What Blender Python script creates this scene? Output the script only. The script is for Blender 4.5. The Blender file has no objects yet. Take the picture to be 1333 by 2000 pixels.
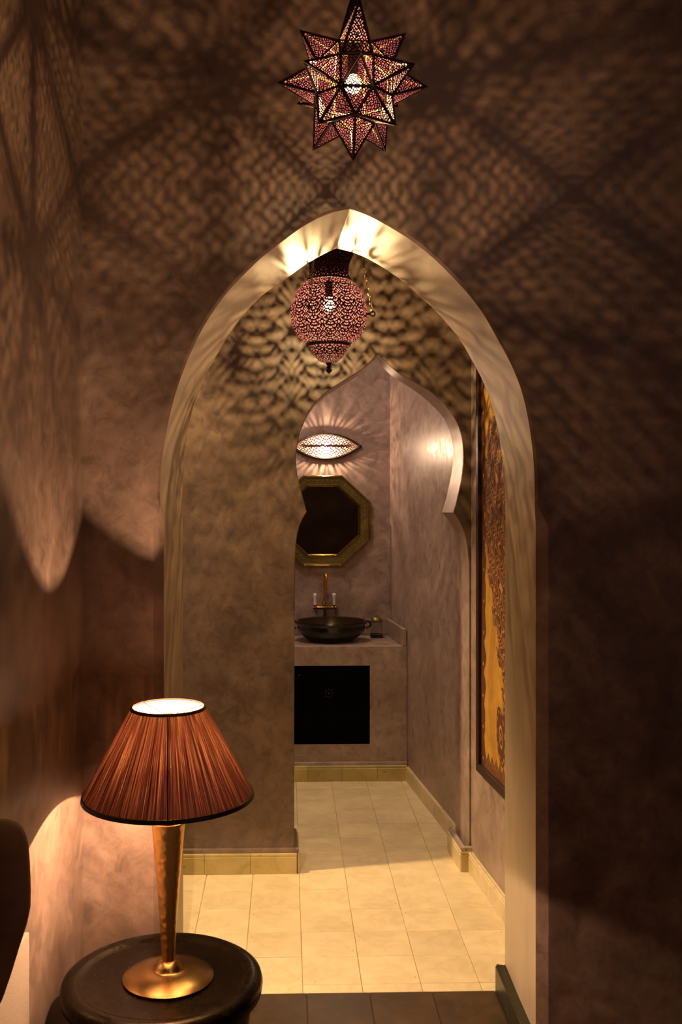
import bpy, bmesh, math, random
from math import sin, cos, pi, sqrt, atan2, radians as R
from mathutils import Vector, Matrix
random.seed(7)
C = bpy.context.scene.collection
S = bpy.context.scene

# ------------------------------------------------------------------ camera
YAW = R(1.5); F = 1950.0; PU, PV = 611.0, 950.0; EYE = 1.68
cam = bpy.data.cameras.new('camera'); cam.lens = F / 2000 * 36; cam.sensor_width = 36
cam.shift_x = (666.5 - PU) / 2000; cam.shift_y = -(1000 - PV) / 2000
cam.clip_start = 0.02
co = bpy.data.objects.new('camera', cam); C.objects.link(co)
co.location = (0, 0, EYE); co.rotation_euler = (pi / 2, 0, -YAW)
S.camera = co

# ------------------------------------------------------------------ world, exposure
w = bpy.data.worlds.new('World'); S.world = w; w.use_nodes = True
w.node_tree.nodes['Background'].inputs[0].default_value = (0.55, 0.34, 0.42, 1)
w.node_tree.nodes['Background'].inputs[1].default_value = 0.30
S.view_settings.view_transform = 'Standard'; S.view_settings.look = 'None'
S.view_settings.gamma = 1; S.view_settings.exposure = 0.0
S.view_settings.use_curve_mapping = False

# ------------------------------------------------------------------ lights
def light(name, kind, loc, power, col, size=0.01, target=None, **kw):
    l = bpy.data.lights.new(name, kind); l.energy = power; l.color = col
    if kind == 'AREA': l.size = size
    else: l.shadow_soft_size = size
    for k, v in kw.items(): setattr(l, k, v)
    o = bpy.data.objects.new(name, l); C.objects.link(o); o.location = loc
    if target is not None:
        o.rotation_euler = (Vector(target) - Vector(loc)).to_track_quat('-Z', 'Y').to_euler()
    return o
# recessed downlight in the hall, outside the frame on the left
light('hall_downlight', 'SPOT', (-1.15, 4.12, 2.75), 350, (1, .66, .33), .05, (.35, 4.1, 0), spot_size=R(62), spot_blend=.8)
light('hall_ceiling_light', 'AREA', (-.75, 3.75, 2.98), 1.8, (1, .68, .40), .5, (-.5, 3.8, 0))
light('bathroom_ceiling_light', 'AREA', (-.05, 5.2, 2.98), 14, (1, .74, .58), .4, (.1, 5.25, 0))
light('bathroom_downlight', 'SPOT', (.1, 5.0, 2.95), 75, (1, .68, .36), .06, (.25, 5.1, 0), spot_size=R(50), spot_blend=.8)

light('room_fill_light', 'AREA', (1.1, .4, 3.4), 7, (1, .58, .40), 1.0, (1.0, 2.2, .6))  # added warm fill that lifts the dark foreground room; no known fixture

# ------------------------------------------------------------------ helpers
def at(u, v, Y):
    """the point on the plane y = Y that the photograph shows at pixel (u, v)"""
    a = (u - PU) / F
    d = Vector((sin(YAW) + a * cos(YAW), cos(YAW) - a * sin(YAW), (PV - v) / F))
    t = Y / d.y
    return Vector((d.x * t, Y, EYE + d.z * t))

def link(name, me, m=None, parent=None, kind=None, label=None):
    o = bpy.data.objects.new(name, me); C.objects.link(o)
    if m is not None and not me.materials:
        for k in (m if isinstance(m, (list, tuple)) else [m]): me.materials.append(k)
    if parent: o.parent = parent
    if kind: o['kind'] = kind
    if label: o['label'] = label
    return o

def tag(o, label, cat, group=None):
    o['label'] = label; o['category'] = cat
    if group: o['group'] = group
    return o

def empty(name, loc, label, cat, group=None, rz=0):
    o = bpy.data.objects.new(name, None); C.objects.link(o); o.location = loc; o.rotation_euler = (0, 0, rz)
    o.empty_display_size = .05
    return tag(o, label, cat, group)

def mesh(name, verts, faces, smooth=False):
    me = bpy.data.meshes.new(name); me.from_pydata([tuple(v) for v in verts], [], faces); me.update()
    if smooth: me.shade_smooth()
    return me

class MB:
    def __init__(s): s.v = []; s.f = []; s.mi = []
    def add(s, v, f, mi=0):
        n = len(s.v); s.v += [tuple(p) for p in v]; s.f += [tuple(i + n for i in q) for q in f]; s.mi += [mi] * len(f)
        return s
    def box(s, x0, x1, y0, y1, z0, z1, mi=0):
        return s.add([(x0,y0,z0),(x1,y0,z0),(x1,y1,z0),(x0,y1,z0),(x0,y0,z1),(x1,y0,z1),(x1,y1,z1),(x0,y1,z1)],
                     [(3,2,1,0),(4,5,6,7),(0,1,5,4),(1,2,6,5),(2,3,7,6),(3,0,4,7)], mi)
    def lathe(s, prof, n=48, c=(0,0,0), mi=0, axis='Z', caps=False):
        v = []; f = []
        for r, z in prof:
            for k in range(n):
                a = 2*pi*k/n
                if axis == 'Z': v.append((c[0]+r*cos(a), c[1]+r*sin(a), c[2]+z))
                elif axis == 'X': v.append((c[0]+z, c[1]+r*cos(a), c[2]+r*sin(a)))
                else: v.append((c[0]+r*sin(a), c[1]+z, c[2]+r*cos(a)))
        for i in range(len(prof)-1):
            for k in range(n):
                k2 = (k+1) % n
                f.append((i*n+k, i*n+k2, (i+1)*n+k2, (i+1)*n+k))
        if caps: f.append(tuple(range(n))[::-1]); f.append(tuple(range((len(prof)-1)*n, len(prof)*n)))
        return s.add(v, f, mi)
    def tube(s, pts, r, n=8, closed=False, mi=0):
        pts = [Vector(p) for p in pts]; m = len(pts); v = []; f = []
        rr = r if isinstance(r, (list, tuple)) else [r]*m
        up = None
        for i, p in enumerate(pts):
            t = (pts[(i+1) % m] - pts[i-1]) if closed else (pts[min(i+1, m-1)] - pts[max(i-1, 0)])
            t.normalize()
            if up is None:
                up = Vector((0,0,1)) if abs(t.z) < .9 else Vector((1,0,0))
            up = (up - t*up.dot(t))
            if up.length < 1e-6: up = t.orthogonal()
            up.normalize(); sd = t.cross(up)
            for k in range(n):
                a = 2*pi*k/n; v.append(p + up*cos(a)*rr[i] + sd*sin(a)*rr[i])
        for i in range(m if closed else m-1):
            j = (i+1) % m
            for k in range(n):
                k2 = (k+1) % n; f.append((i*n+k, i*n+k2, j*n+k2, j*n+k))
        if not closed: f.append(tuple(range(n))[::-1]); f.append(tuple(range((m-1)*n, m*n)))
        return s.add(v, f, mi)
    def me(s, name, smooth=False, mats=None, bevel=0, seg=2, angle=None):
        me = bpy.data.meshes.new(name); me.from_pydata(s.v, [], s.f)
        for k in (mats or []): me.materials.append(k)
        me.polygons.foreach_set('material_index', s.mi); me.update()
        bm = bmesh.new(); bm.from_mesh(me)
        bmesh.ops.recalc_face_normals(bm, faces=bm.faces)
        if bevel: bmesh.ops.bevel(bm, geom=[e for e in bm.edges if e.is_manifold and e.calc_face_angle(0) > .6], offset=bevel, segments=seg, profile=.5, affect='EDGES')
        if smooth:
            for q in bm.faces: q.smooth = True
            for e in bm.edges:
                if len(e.link_faces) == 2 and e.calc_face_angle(0) > (angle or .7): e.smooth = False
        bm.to_mesh(me); bm.free(); me.update()
        return me

# ------------------------------------------------------------------ materials
def newmat(name):
    m = bpy.data.materials.new(name); m.use_nodes = True
    nt = m.node_tree; b = nt.nodes['Principled BSDF']; return m, nt, b

def ramp(nt, fac, stops):
    r = nt.nodes.new('ShaderNodeValToRGB'); e = r.color_ramp.elements
    e[0].position, e[0].color = stops[0][0], (*stops[0][1], 1)
    e[1].position, e[1].color = stops[-1][0], (*stops[-1][1], 1)
    for p, c in stops[1:-1]:
        q = e.new(p); q.color = (*c, 1)
    nt.links.new(fac, r.inputs[0]); return r.outputs[0]

def noise(nt, scale, detail=6, rough=.6, stretch=(1,1,1), dist=0, coord='Object'):
    tc = nt.nodes.new('ShaderNodeTexCoord'); mp = nt.nodes.new('ShaderNodeMapping')
    mp.inputs['Scale'].default_value = stretch
    n = nt.nodes.new('ShaderNodeTexNoise'); n.inputs['Scale'].default_value = scale
    n.inputs['Detail'].default_value = detail; n.inputs['Roughness'].default_value = rough
    n.inputs['Distortion'].default_value = dist
    nt.links.new(tc.outputs[coord], mp.inputs[0]); nt.links.new(mp.outputs[0], n.inputs['Vector'])
    return n.outputs['Fac']

def bump(nt, b, h, strength=.2, dist=.002):
    bp = nt.nodes.new('ShaderNodeBump'); bp.inputs['Strength'].default_value = strength
    bp.inputs['Distance'].default_value = dist
    nt.links.new(h, bp.inputs['Height']); nt.links.new(bp.outputs[0], b.inputs['Normal'])

def mix(nt, fac, a, bcol, mode='MIX'):
    m = nt.nodes.new('ShaderNodeMix'); m.data_type = 'RGBA'; m.blend_type = mode
    for sock, val in ((0, fac), (6, a), (7, bcol)):
        if hasattr(val, 'is_linked'): nt.links.new(val, m.inputs[sock])
        elif sock == 0: m.inputs[0].default_value = val
        else: m.inputs[sock].default_value = (*val, 1)
    return m.outputs[2]

def math_(nt, op, a, b=None):
    m = nt.nodes.new('ShaderNodeMath'); m.operation = op
    for i, val in enumerate((a, b)):
        if val is None: continue
        if hasattr(val, 'is_linked'): nt.links.new(val, m.inputs[i])
        else: m.inputs[i].default_value = val
    return m.outputs[0]

def tadelakt(name, lo, mid, hi, rough=.42, stretch=(1,1,1), bst=.22, fc=.85, rv=1.0):
    """polished Moroccan lime plaster: cloudy colour, trowel marks, soft sheen"""
    m, nt, b = newmat(name)
    big = noise(nt, 2.6, 7, .62, stretch, 1.2)
    fine = noise(nt, 16, 8, .7, stretch, .8)
    c1 = ramp(nt, big, [(.28, lo), (.5, mid), (.74, hi)])
    c2 = ramp(nt, fine, [(.28, (.46,.44,.44)), (.5, (.90,.90,.90)), (.74, (1.28,1.25,1.22))])
    nt.links.new(mix(nt, fc, c1, c2, 'MULTIPLY'), b.inputs['Base Color'])
    streak = noise(nt, 9, 5, .6, (stretch[0]*1, stretch[1]*1, stretch[2]*.12), .3)
    rr = nt.nodes.new('ShaderNodeMapRange'); nt.links.new(fine, rr.inputs[0])
    rr.inputs[1].default_value = .3; rr.inputs[2].default_value = .7
    rr.inputs[3].default_value = rough - .08*rv; rr.inputs[4].default_value = rough + .12*rv
    nt.links.new(rr.outputs[0], b.inputs['Roughness'])
    h = math_(nt, 'ADD', math_(nt, 'MULTIPLY', streak, 1.4), math_(nt, 'MULTIPLY', noise(nt, 60, 6, .7, (1,1,.35)), .5))
    bump(nt, b, h, bst, .0035)
    b.inputs['Specular IOR Level'].default_value = .5
    return m

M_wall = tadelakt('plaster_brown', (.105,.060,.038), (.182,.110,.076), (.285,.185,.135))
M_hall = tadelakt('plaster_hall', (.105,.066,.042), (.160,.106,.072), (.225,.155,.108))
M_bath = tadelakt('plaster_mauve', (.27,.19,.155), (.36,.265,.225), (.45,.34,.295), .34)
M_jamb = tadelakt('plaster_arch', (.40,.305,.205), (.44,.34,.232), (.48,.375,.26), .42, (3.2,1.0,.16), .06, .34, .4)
M_ceil, nt, b = newmat('ceiling_plaster'); b.inputs['Base Color'].default_value = (.11,.075,.055,1); b.inputs['Roughness'].default_value = .8

def tilemat(name, lo, mid, hi, rough, var=.25):
    m, nt, b = newmat(name)
    c = ramp(nt, noise(nt, 7, 8, .65, dist=1.0, coord='Object'), [(.3, lo), (.52, mid), (.78, hi)])
    oi = nt.nodes.new('ShaderNodeObjectInfo')
    tone = ramp(nt, oi.outputs['Random'], [(0, (1-var,)*3), (1, (1,1,1))])
    spots = ramp(nt, noise(nt, 42, 3, .5), [(.26, (.55,.5,.42)), (.33, (1,1,1))])
    nt.links.new(mix(nt, 1, mix(nt, 1, c, tone, 'MULTIPLY'), spots, 'MULTIPLY'), b.inputs['Base Color'])
    b.inputs['Roughness'].default_value = rough
    bump(nt, b, noise(nt, 35, 6, .6), .15, .002)
    return m
M_tile = tilemat('cream_cement_tile', (.62,.50,.28), (.74,.62,.38), (.82,.71,.46), .42, .10)
M_dtile = tilemat('dark_cement_tile', (.026,.013,.004), (.055,.029,.009), (.10,.056,.018), .4, .3)
M_skirt = tilemat('olive_cream_skirting', (.42,.33,.11), (.56,.44,.16), (.66,.54,.24), .4, .2)
M_grout, nt, b = newmat('grout'); b.inputs['Base Color'].default_value = (.50,.39,.20,1); b.inputs['Roughness'].default_value = .85
M_dgrout, nt, b = newmat('dark_grout'); b.inputs['Base Color'].default_value = (.07,.05,.03,1); b.inputs['Roughness'].default_value = .85
M_gskirt = tilemat('dark_green_glazed_tile', (.008,.008,.003), (.018,.017,.007), (.035,.032,.012), .35, .2)

def simple(name, col, rough=.5, metal=0, bumpn=None, **kw):
    m, nt, b = newmat(name)
    b.inputs['Roughness'].default_value = rough; b.inputs['Metallic'].default_value = metal
    n = noise(nt, kw.get('scale', 30), 4, .6)
    c0 = tuple(x*kw.get('dark', .7) for x in col)
    nt.links.new(ramp(nt, n, [(.3, c0), (.7, col)]), b.inputs['Base Color'])
    if bumpn: bump(nt, b, noise(nt, bumpn[0], 3, .5), bumpn[1], bumpn[2])
    return m
M_globe = simple('aged_pink_brass_dark', (.034,.0100,.017), .6, 0, scale=90)
M_lantern = simple('aged_pink_brass', (.036,.0100,.019), .55, 0, scale=90)
for q_ in (M_globe, M_lantern): q_.node_tree.nodes['Principled BSDF'].inputs['Specular IOR Level'].default_value = .04
M_edge = simple('dull_gold_edge', (.085,.058,.018), .45, .3, scale=60)
M_chain = simple('copper_chain', (.30,.17,.10), .35, .9)
M_darkmetal = simple('blackened_brass', (.05,.035,.03), .4, .8)
M_brass = simple('brass', (.36,.22,.07), .27, 1, (14, .12, .002), scale=12)
M_hammer, nt, b = newmat('hammered_brass')
b.inputs['Metallic'].default_value = 1; b.inputs['Roughness'].default_value = .33; b.inputs['Base Color'].default_value = (.82,.50,.17,1)
vo = nt.nodes.new('ShaderNodeTexVoronoi'); vo.inputs['Scale'].default_value = 70
tc = nt.nodes.new('ShaderNodeTexCoord'); nt.links.new(tc.outputs['Object'], vo.inputs['Vector']); bump(nt, b, vo.outputs['Distance'], .45, .003)
M_oldgold = simple('old_gold_frame', (.27,.22,.07), .36, .75, (120, .15, .001), scale=40)
M_black = simple('black_iron', (.0015,.0015,.0015), .95, 0)
M_black.node_tree.nodes['Principled BSDF'].inputs['Specular IOR Level'].default_value = .06
M_lacquer, nt, b = newmat('black_brown_lacquer')
nt.links.new(ramp(nt, noise(nt, 9, 9, .75, (1,1,2), 1.5), [(.42, (.003,.0018,.0008)), (.62, (.008,.005,.002)), (.8, (.03,.017,.005))]), b.inputs['Base Color'])
nt.links.new(ramp(nt, noise(nt, 14, 6, .7), [(.3, (.16,)*3), (.75, (.42,)*3)]), b.inputs['Roughness'])
b.inputs['Specular IOR Level'].default_value = .16; b.inputs['Specular Tint'].default_value = (1,.62,.30,1)
bump(nt, b, noise(nt, 12, 5, .6), .2, .003)
M_basin = simple('black_glazed_metal', (.002,.003,.0025), .22, .0, (18, .1, .003))
M_basin_in = simple('brown_glaze_inside', (.05,.026,.010), .28, .4)
M_copper = simple('copper', (.86,.42,.20), .22, 1)
M_ceramic = simple('white_ceramic', (.82,.80,.74), .2, 0, dark=.95)
M_leather = simple('dark_brown_leather', (.30,.15,.055), .8, 0, (160, .2, .001))
M_wood = simple('dark_wood', (.035,.014,.008), .45, 0, scale=20)
M_linen, nt, b = newmat('natural_linen')
nt.links.new(ramp(nt, noise(nt, 420, 2, .5), [(.35, (.17,.115,.07)), (.65, (.25,.18,.12))]), b.inputs['Base Color']); b.inputs['Roughness'].default_value = .9
bump(nt, b, noise(nt, 500, 2, .5), .4, .001)
M_mirror, nt, b = newmat('mirror_glass'); b.inputs['Metallic'].default_value = 1; b.inputs['Base Color'].default_value = (.34,.31,.27,1); b.inputs['Roughness'].default_value = .04
M_glass, nt, b = newmat('clear_glass'); b.inputs['Transmission Weight'].default_value = 1; b.inputs['Roughness'].default_value = .05; b.inputs['IOR'].default_value = 1.3; b.inputs['Base Color'].default_value = (.9,.85,.8,1)

def bulbmat(name, col, e):
    """clear glowing glass: gives light and lets the filament's light through"""
    m = bpy.data.materials.new(name); m.use_nodes = True; nt = m.node_tree; nt.nodes.clear()
    o = nt.nodes.new('ShaderNodeOutputMaterial'); a = nt.nodes.new('ShaderNodeAddShader')
    em = nt.nodes.new('ShaderNodeEmission'); em.inputs[0].default_value = (*col, 1); em.inputs[1].default_value = e
    tr = nt.nodes.new('ShaderNodeBsdfTransparent')
    nt.links.new(em.outputs[0], a.inputs[0]); nt.links.new(tr.outputs[0], a.inputs[1]); nt.links.new(a.outputs[0], o.inputs[0])
    return m
M_bulb = bulbmat('glowing_bulb_glass', (1, .80, .48), 4)
M_filament, nt, b = newmat('hot_filament'); b.inputs['Emission Color'].default_value = (1,.72,.36,1); b.inputs['Emission Strength'].default_value = 40

# ------------------------------------------------------------------ room shell
def fwd(px_list, Y): return [at(u, v, Y) for u, v in px_list]

def resample(pts, n):
    d = [0]
    for a, b_ in zip(pts, pts[1:]): d.append(d[-1] + (b_ - a).length)
    out = []; j = 0
    for i in range(n + 1):
        t = d[-1] * i / n
        while j < len(d) - 2 and d[j+1] < t: j += 1
        k = (t - d[j]) / max(d[j+1] - d[j], 1e-9)
        out.append(pts[j].lerp(pts[j+1], min(max(k, 0), 1)))
    return out

def smooth_pts(pts, it=2):
    for _ in range(it):
        pts = [pts[0]] + [pts[i-1]*.25 + pts[i]*.5 + pts[i+1]*.25 for i in range(1, len(pts)-1)] + [pts[-1]]
    return pts

def arch_wall(name, secs, X0, X1, H, m, mj):
    """secs: list of (leftcurve, rightcurve), front to back; each curve rises from the floor to the apex"""
    b = MB(); fl, fr = secs[0]; bl, br = secs[-1]
    def plate(l, r, x0, x1, flip):
        Y = l[0].y; zt = l[-1].z
        for cv, xe in ((l, x0), (r, x1)):
            for a, c in zip(cv, cv[1:]):
                b.add([(xe, Y, a.z), a, c, (xe, Y, c.z)], [(0,1,2,3)])
        b.add([(x0, Y, zt), l[-1], (x1, Y, zt), (x1, Y, H), (x0, Y, H)], [(0,1,2,3,4)])
    plate(fl, fr, X0, X1, 0); plate(bl, br, X0, X1, 1)
    me1 = b.me(name, False)
    o = link(name, me1, m, kind='structure')
    b2 = MB()
    for s in (0, 1):
        cs = [x[s] for x in secs]; n = len(cs[0]); v = []; f = []
        for c in cs: v += c
        for i in range(len(cs)-1):
            for k in range(n-1):
                f.append((i*n+k, i*n+k+1, (i+1)*n+k+1, (i+1)*n+k))
        b2.add(v, f[:n-1], 1); b2.add(v, f[n-1:], 0)
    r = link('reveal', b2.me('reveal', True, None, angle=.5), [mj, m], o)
    return o

D1, D1m, D1b = 2.855, 2.882, 3.31
SPR = 1.60
# traced outline of the great arch, spring to apex
Lf = [(311.6,970),(313,928),(315.5,898),(320,868),(326,832),(333.5,799),(344,760),(359,718),(377,676),(398,634),(422,598),(446,565),(476,535),(509,502),(545,475),(584,445),(620,424),(655,410),(684,406)]
Rf = [(1047,970),(1047,940),(1045.5,904),(1041,862),(1035,820),(1026,778),(1014,739),(993,694),(969,652),(948,613),(921,577),(888,541),(852,505),(816,475),(789,457),(759,439),(726,421),(703,411),(684,406)]
Lb = [(357,970),(358,930),(359,904),(363.5,859),(371,820),(383,775),(404,730),(425,691),(452,646),(482,607),(515,574),(560,544),(596,516),(635,495),(657,485)]
Rb = [(987.6,970),(985.5,925),(979.5,874),(972,829),(960,787),(945,745),(924,706),(900,664),(876,634),(846,601),(816,574),(789,550),(759,529),(720,505),(690,492),(657,485)]
N1 = 60
def halves(px, Y, n=N1, cut=None):
    return smooth_pts(resample(fwd(px, Y), n), 3)
cLf, cRf, cLb, cRb = halves(Lf, D1), halves(Rf, D1), halves(Lb, D1b), halves(Rb, D1b)
def strip(curve, xs, n=16, mirror=1):
    """adds the straight jamb below the spring; xs = x at the floor part"""
    Y = curve[0].y; z0 = curve[0].z
    return [Vector((xs, Y, z0 * i / n)) for i in range(n)] + curve
def build_arch1():
    xoL = at(300, 1115, D1).x; xoR = at(1072, 1115, D1).x
    xmL = at(320, 1115, D1m).x; xmR = at(1047, 1115, D1m).x
    xbL = at(358, 1300, D1b).x; xbR = at(987, 1300, D1b).x
    def jamb(z, Y, xo): return Vector((xo, Y, z))
    def chamfer(curve, xo, xm, side):
        outer = []; mid = []
        zs = curve[0].z
        cap = .10                                   # height of the stop that ends the chamfer
        nb = 16
        for i in range(nb):
            z = zs * i / nb
            t = min(1, max(0, (zs - z) / cap)); t = t*t*(3-2*t)
            o_, m_ = Vector((curve[0].x*(1-t) + xo*t, D1, z)), Vector((curve[0].x*(1-t) + xm*t, D1 + .012 + (D1m-D1-.012)*t, z))
            outer.append(o_); mid.append(m_)
        # denser rows in the stop
        for i in range(6):
            z = zs * (nb-1)/nb + zs/nb * (i+1)/7
            t = min(1, max(0, (zs - z) / cap)); t = t*t*(3-2*t)
            outer.append(Vector((curve[0].x*(1-t) + xo*t, D1, z)))
            mid.append(Vector((curve[0].x*(1-t) + xm*t, D1 + .012 + (D1m-D1-.012)*t, z)))
        for i, p in enumerate(curve):
            q = curve[min(i+1, len(curve)-1)] - curve[max(i-1, 0)]
            nrm = Vector((-q.z, 0, q.x)).normalized() * (1 if side < 0 else -1)   # away from the opening
            if i == len(curve)-1: nrm = Vector((0, 0, 1))
            outer.append(p + nrm * .006); mid.append(p + Vector((0, .012, 0)))
        return outer, mid
    oL, mL = chamfer(cLf, xoL, xmL, -1); oR, mR = chamfer(cRf, xoR, xmR, 1)
    apex = (oL[-1] + oR[-1]) / 2; oL[-1] = apex.copy(); oR[-1] = apex.copy()
    def backc(curve, xb):
        zs = curve[0].z
        c = [Vector((xb*(1 - (i/16)**6) + curve[0].x*((i/16)**6), D1b, zs*i/16)) for i in range(16)]
        c += [Vector((curve[0].x, D1b, zs*15/16 + zs/16*(i+1)/7)) for i in range(6)]
        return c + curve
    bL, bR = backc(cLb, xbL), backc(cRb, xbR)
    return [(oL, oR), (mL, mR), (bL, bR)], xbL, xbR
secs1, xbL, xbR = build_arch1()
XR = 2.3
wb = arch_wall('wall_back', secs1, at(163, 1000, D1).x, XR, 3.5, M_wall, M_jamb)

D2, D2b = 4.35, 4.60
L2 = [(575,1706),(575,1400),(576,1200),(577,1100),(578,1060),(579.6,1044),(582,1024),(590,1010),(599.5,1000),(594,978),(586,950),(579.6,920),(578,890),(582,864),(588,840),(600,810),(616,786),(640,764),(672,744),(704,724),(724,707),(739,690)]
R2 = [(917,1706),(917,1400),(917,1200),(917,1110),(915.6,1080),(914,1064),(909,1040),(904,1020),(896,1008),(886,1001),(890,988),(897,960),(903,930),(906,900),(905.6,880),(903,854),(896,830),(882,806),(862,782),(838,762),(810,746),(780,730),(756,710),(739,690)]
R2b = [(890,1680),(890,1400),(890,1200),(890,1100),(890,1080),(890,1060),(890,1040),(884,1022),(874,1008),(864,1001),(872,974),(879,944),(884,916),(885.6,892),(885,870),(880,844),(870,820),(854,800),(830,778),(806,760),(780,744),(760,730),(746,716),(736,700)]
def dens(pts, cusp, n=90):
    a = resample(pts[:cusp+1], n//2); c = resample(pts[cusp:], n)
    a = smooth_pts(a, 4); c = smooth_pts(c, 4)
    return a + c[1:]
f2 = [fwd(L2, D2), fwd(R2, D2)]; b2r = fwd(R2b, D2b)
b2l = [Vector((p.x, D2b, p.z)) for p in f2[0]]; b2l[-1] = b2r[-1].copy()
for c in (f2[0], f2[1], b2r, b2l): c[0].z = 0
l2, r2, lb2, rb2 = dens(f2[0], 8), dens(f2[1], 9), dens(b2l, 8), dens(b2r, 9)
def bev(c, side):
    out = []
    for i, p in enumerate(c):
        q = c[min(i+1, len(c)-1)] - c[max(i-1, 0)]
        n_ = Vector((-q.z, 0, q.x)).normalized() * (1 if side < 0 else -1)
        out.append(p + n_ * .003 if 0 < i < len(c)-1 else p + Vector((0,0,.003 if i else 0)))
    return out
zfix = lambda c: [Vector((p.x, p.y, max(p.z, 0))) for p in c]
mono = lambda c: [c[0]] + [Vector((c[i].x, c[i].y, max(c[i].z, c[i-1].z))) for i in range(1, len(c))]
s0 = (zfix(bev(l2, -1)), zfix(bev(r2, 1)))
s1_ = ([p + Vector((0,.006,0)) for p in l2], [p + Vector((0,.006,0)) for p in r2])
HX0 = -1.9
arch_wall('wall_middle', [s0, s1_, (lb2, rb2)], HX0, .86, 3.05, M_hall, M_bath)

def sheet(name, pts, m, kind='structure', th=None):
    """vertical wall panel through two floor points with real thickness on its outer side"""
    (x0, y0), (x1, y1), z0, z1, t = pts
    d = Vector((x1-x0, y1-y0, 0)).normalized(); n_ = Vector((d.y, -d.x, 0)) * t
    b = MB()
    v = [(x0,y0,z0),(x1,y1,z0),(x1,y1,z1),(x0,y0,z1)]
    v += [(x+n_.x, y+n_.y, z) for x, y, z in v]
    b.add(v, [(0,1,2,3),(7,6,5,4),(0,4,5,1),(1,5,6,2),(2,6,7,3),(3,7,4,0)])
    return link(name, b.me(name), m, kind=kind)
cornerX = at(163, 1000, D1).x
LWX = lambda Y: cornerX - (D1 - Y) * .05
sheet('wall_left', ((LWX(-1.0), -1.0), (cornerX, D1), -.02, 3.5, -.12), M_wall)
sheet('wall_right', ((XR, D1), (XR, .6), -.02, 3.5, -.12), M_wall)
sheet('wall_front', ((-.95, -1.0), (XR, -1.0), -.02, 3.5, .12), M_wall)
HRX = lambda Y: at(921, 1500, 4.35).x + (4.35 - Y) * .09
sheet('wall_hall_right', ((HRX(3.31), 3.31), (HRX(4.352), 4.352), -.02, 3.05, .1), M_bath)
sheet('wall_hall_left', ((HX0, 3.31), (HX0, 4.35), -.02, 3.05, -.1), M_hall)
pA = at(793, 1526, 5.68); pB = at(872, 1630, 4.82)
kB = (pB.x - pA.x) / (5.68 - 4.82)
BRX = lambda Y: pA.x + .014 + (5.68 - Y) * kB
YB = 6.17
sheet('wall_bathroom_right', ((BRX(4.6), 4.6), (BRX(YB), YB), -.02, 3.05, .1), M_bath)
sheet('wall_bathroom_back', ((-.55, YB), (BRX(YB)+.05, YB), -.02, 3.05, -.1), M_bath)
sheet('wall_bathroom_left', ((-.45, 4.6), (-.45, YB), -.02, 3.05, -.1), M_bath)
link('ceiling', MB().box(-.95, XR, -1.0, D1, 3.5, 3.56).box(HX0, .95, D1b, YB, 3.05, 3.1).me('ceiling'), M_ceil, kind='structure')

# floors: slab and individual tiles
fl = link('floor', MB().box(HX0, 1.0, D1b, YB, -.05, -.004).me('floor'), M_grout, kind='structure')
fl2 = link('floor_foreground', MB().box(-.95, XR, -1.0, D1b, -.05, -.004).me('floor_foreground'), M_dgrout, kind='structure')
def tile_me(name, sx, sy, m, g=.0011, h=.012, bv=.0014):
    a, c = sx/2 - g, sy/2 - g
    v = [(-a,-c,-h),(a,-c,-h),(a,c,-h),(-a,c,-h),(-a,-c,-bv),(a,-c,-bv),(a,c,-bv),(-a,c,-bv),(-a+bv,-c+bv,0),(a-bv,-c+bv,0),(a-bv,c-bv,0),(-a+bv,c-bv,0)]
    f = [(0,1,5,4),(1,2,6,5),(2,3,7,6),(3,0,4,7),(4,5,9,8),(5,6,10,9),(6,7,11,10),(7,4,8,11),(8,9,10,11)]
    me = mesh(name, v, f); me.materials.append(m); return me
T = .1998; xj = at(592.5, 1939, 3.317).x; yj = 3.565
tm = tile_me('tile', T, T, M_tile)
k0 = math.ceil((3.31 - yj) / T)          # first full row
for i in range(-6, 4):
    x = xj + (i + .5) * T
    for k in range(k0, 12):
        y = yj + (k + .5) * T
        if y > 5.72: continue
        if D2 + .02 < y < D2b - .02 and x < 0 - .1: continue
        if y > 4.6 and x < -.4: continue
        o = link('tile', tm, None, fl); o.location = (x + random.uniform(-.0006,.0006), y + random.uniform(-.0006,.0006), random.uniform(-.0006, .0006))
        o.rotation_euler = (random.uniform(-.003,.003), random.uniform(-.003,.003), random.choice((0,1,2,3))*pi/2 + random.uniform(-.003,.003))
    y1 = yj + k0*T; hm = tile_me('edge_tile', T, y1 - 3.31, M_tile)
    o = link('tile', hm, None, fl); o.location = (x, (3.31 + y1)/2, 0)
Td = .2085; xd = at(600, 1951, 3.28).x
dm = tile_me('dark_tile', Td, Td, M_dtile)
for i in range(-5, 8):
    for k in range(0, 7):
        x = xd + (i + .5) * Td; y = 3.31 - (k + .5) * Td
        if y > D1 - .03 and not (xbL < x + .08 and x - .08 < xbR): continue
        if y < D1 and x < LWX(y) + .1: continue
        o = link('tile', dm, None, fl2); o.location = (x, y, random.uniform(-.0008, .0004)); o.rotation_euler = (0, 0, random.choice((0,1,2,3))*pi/2)

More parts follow.
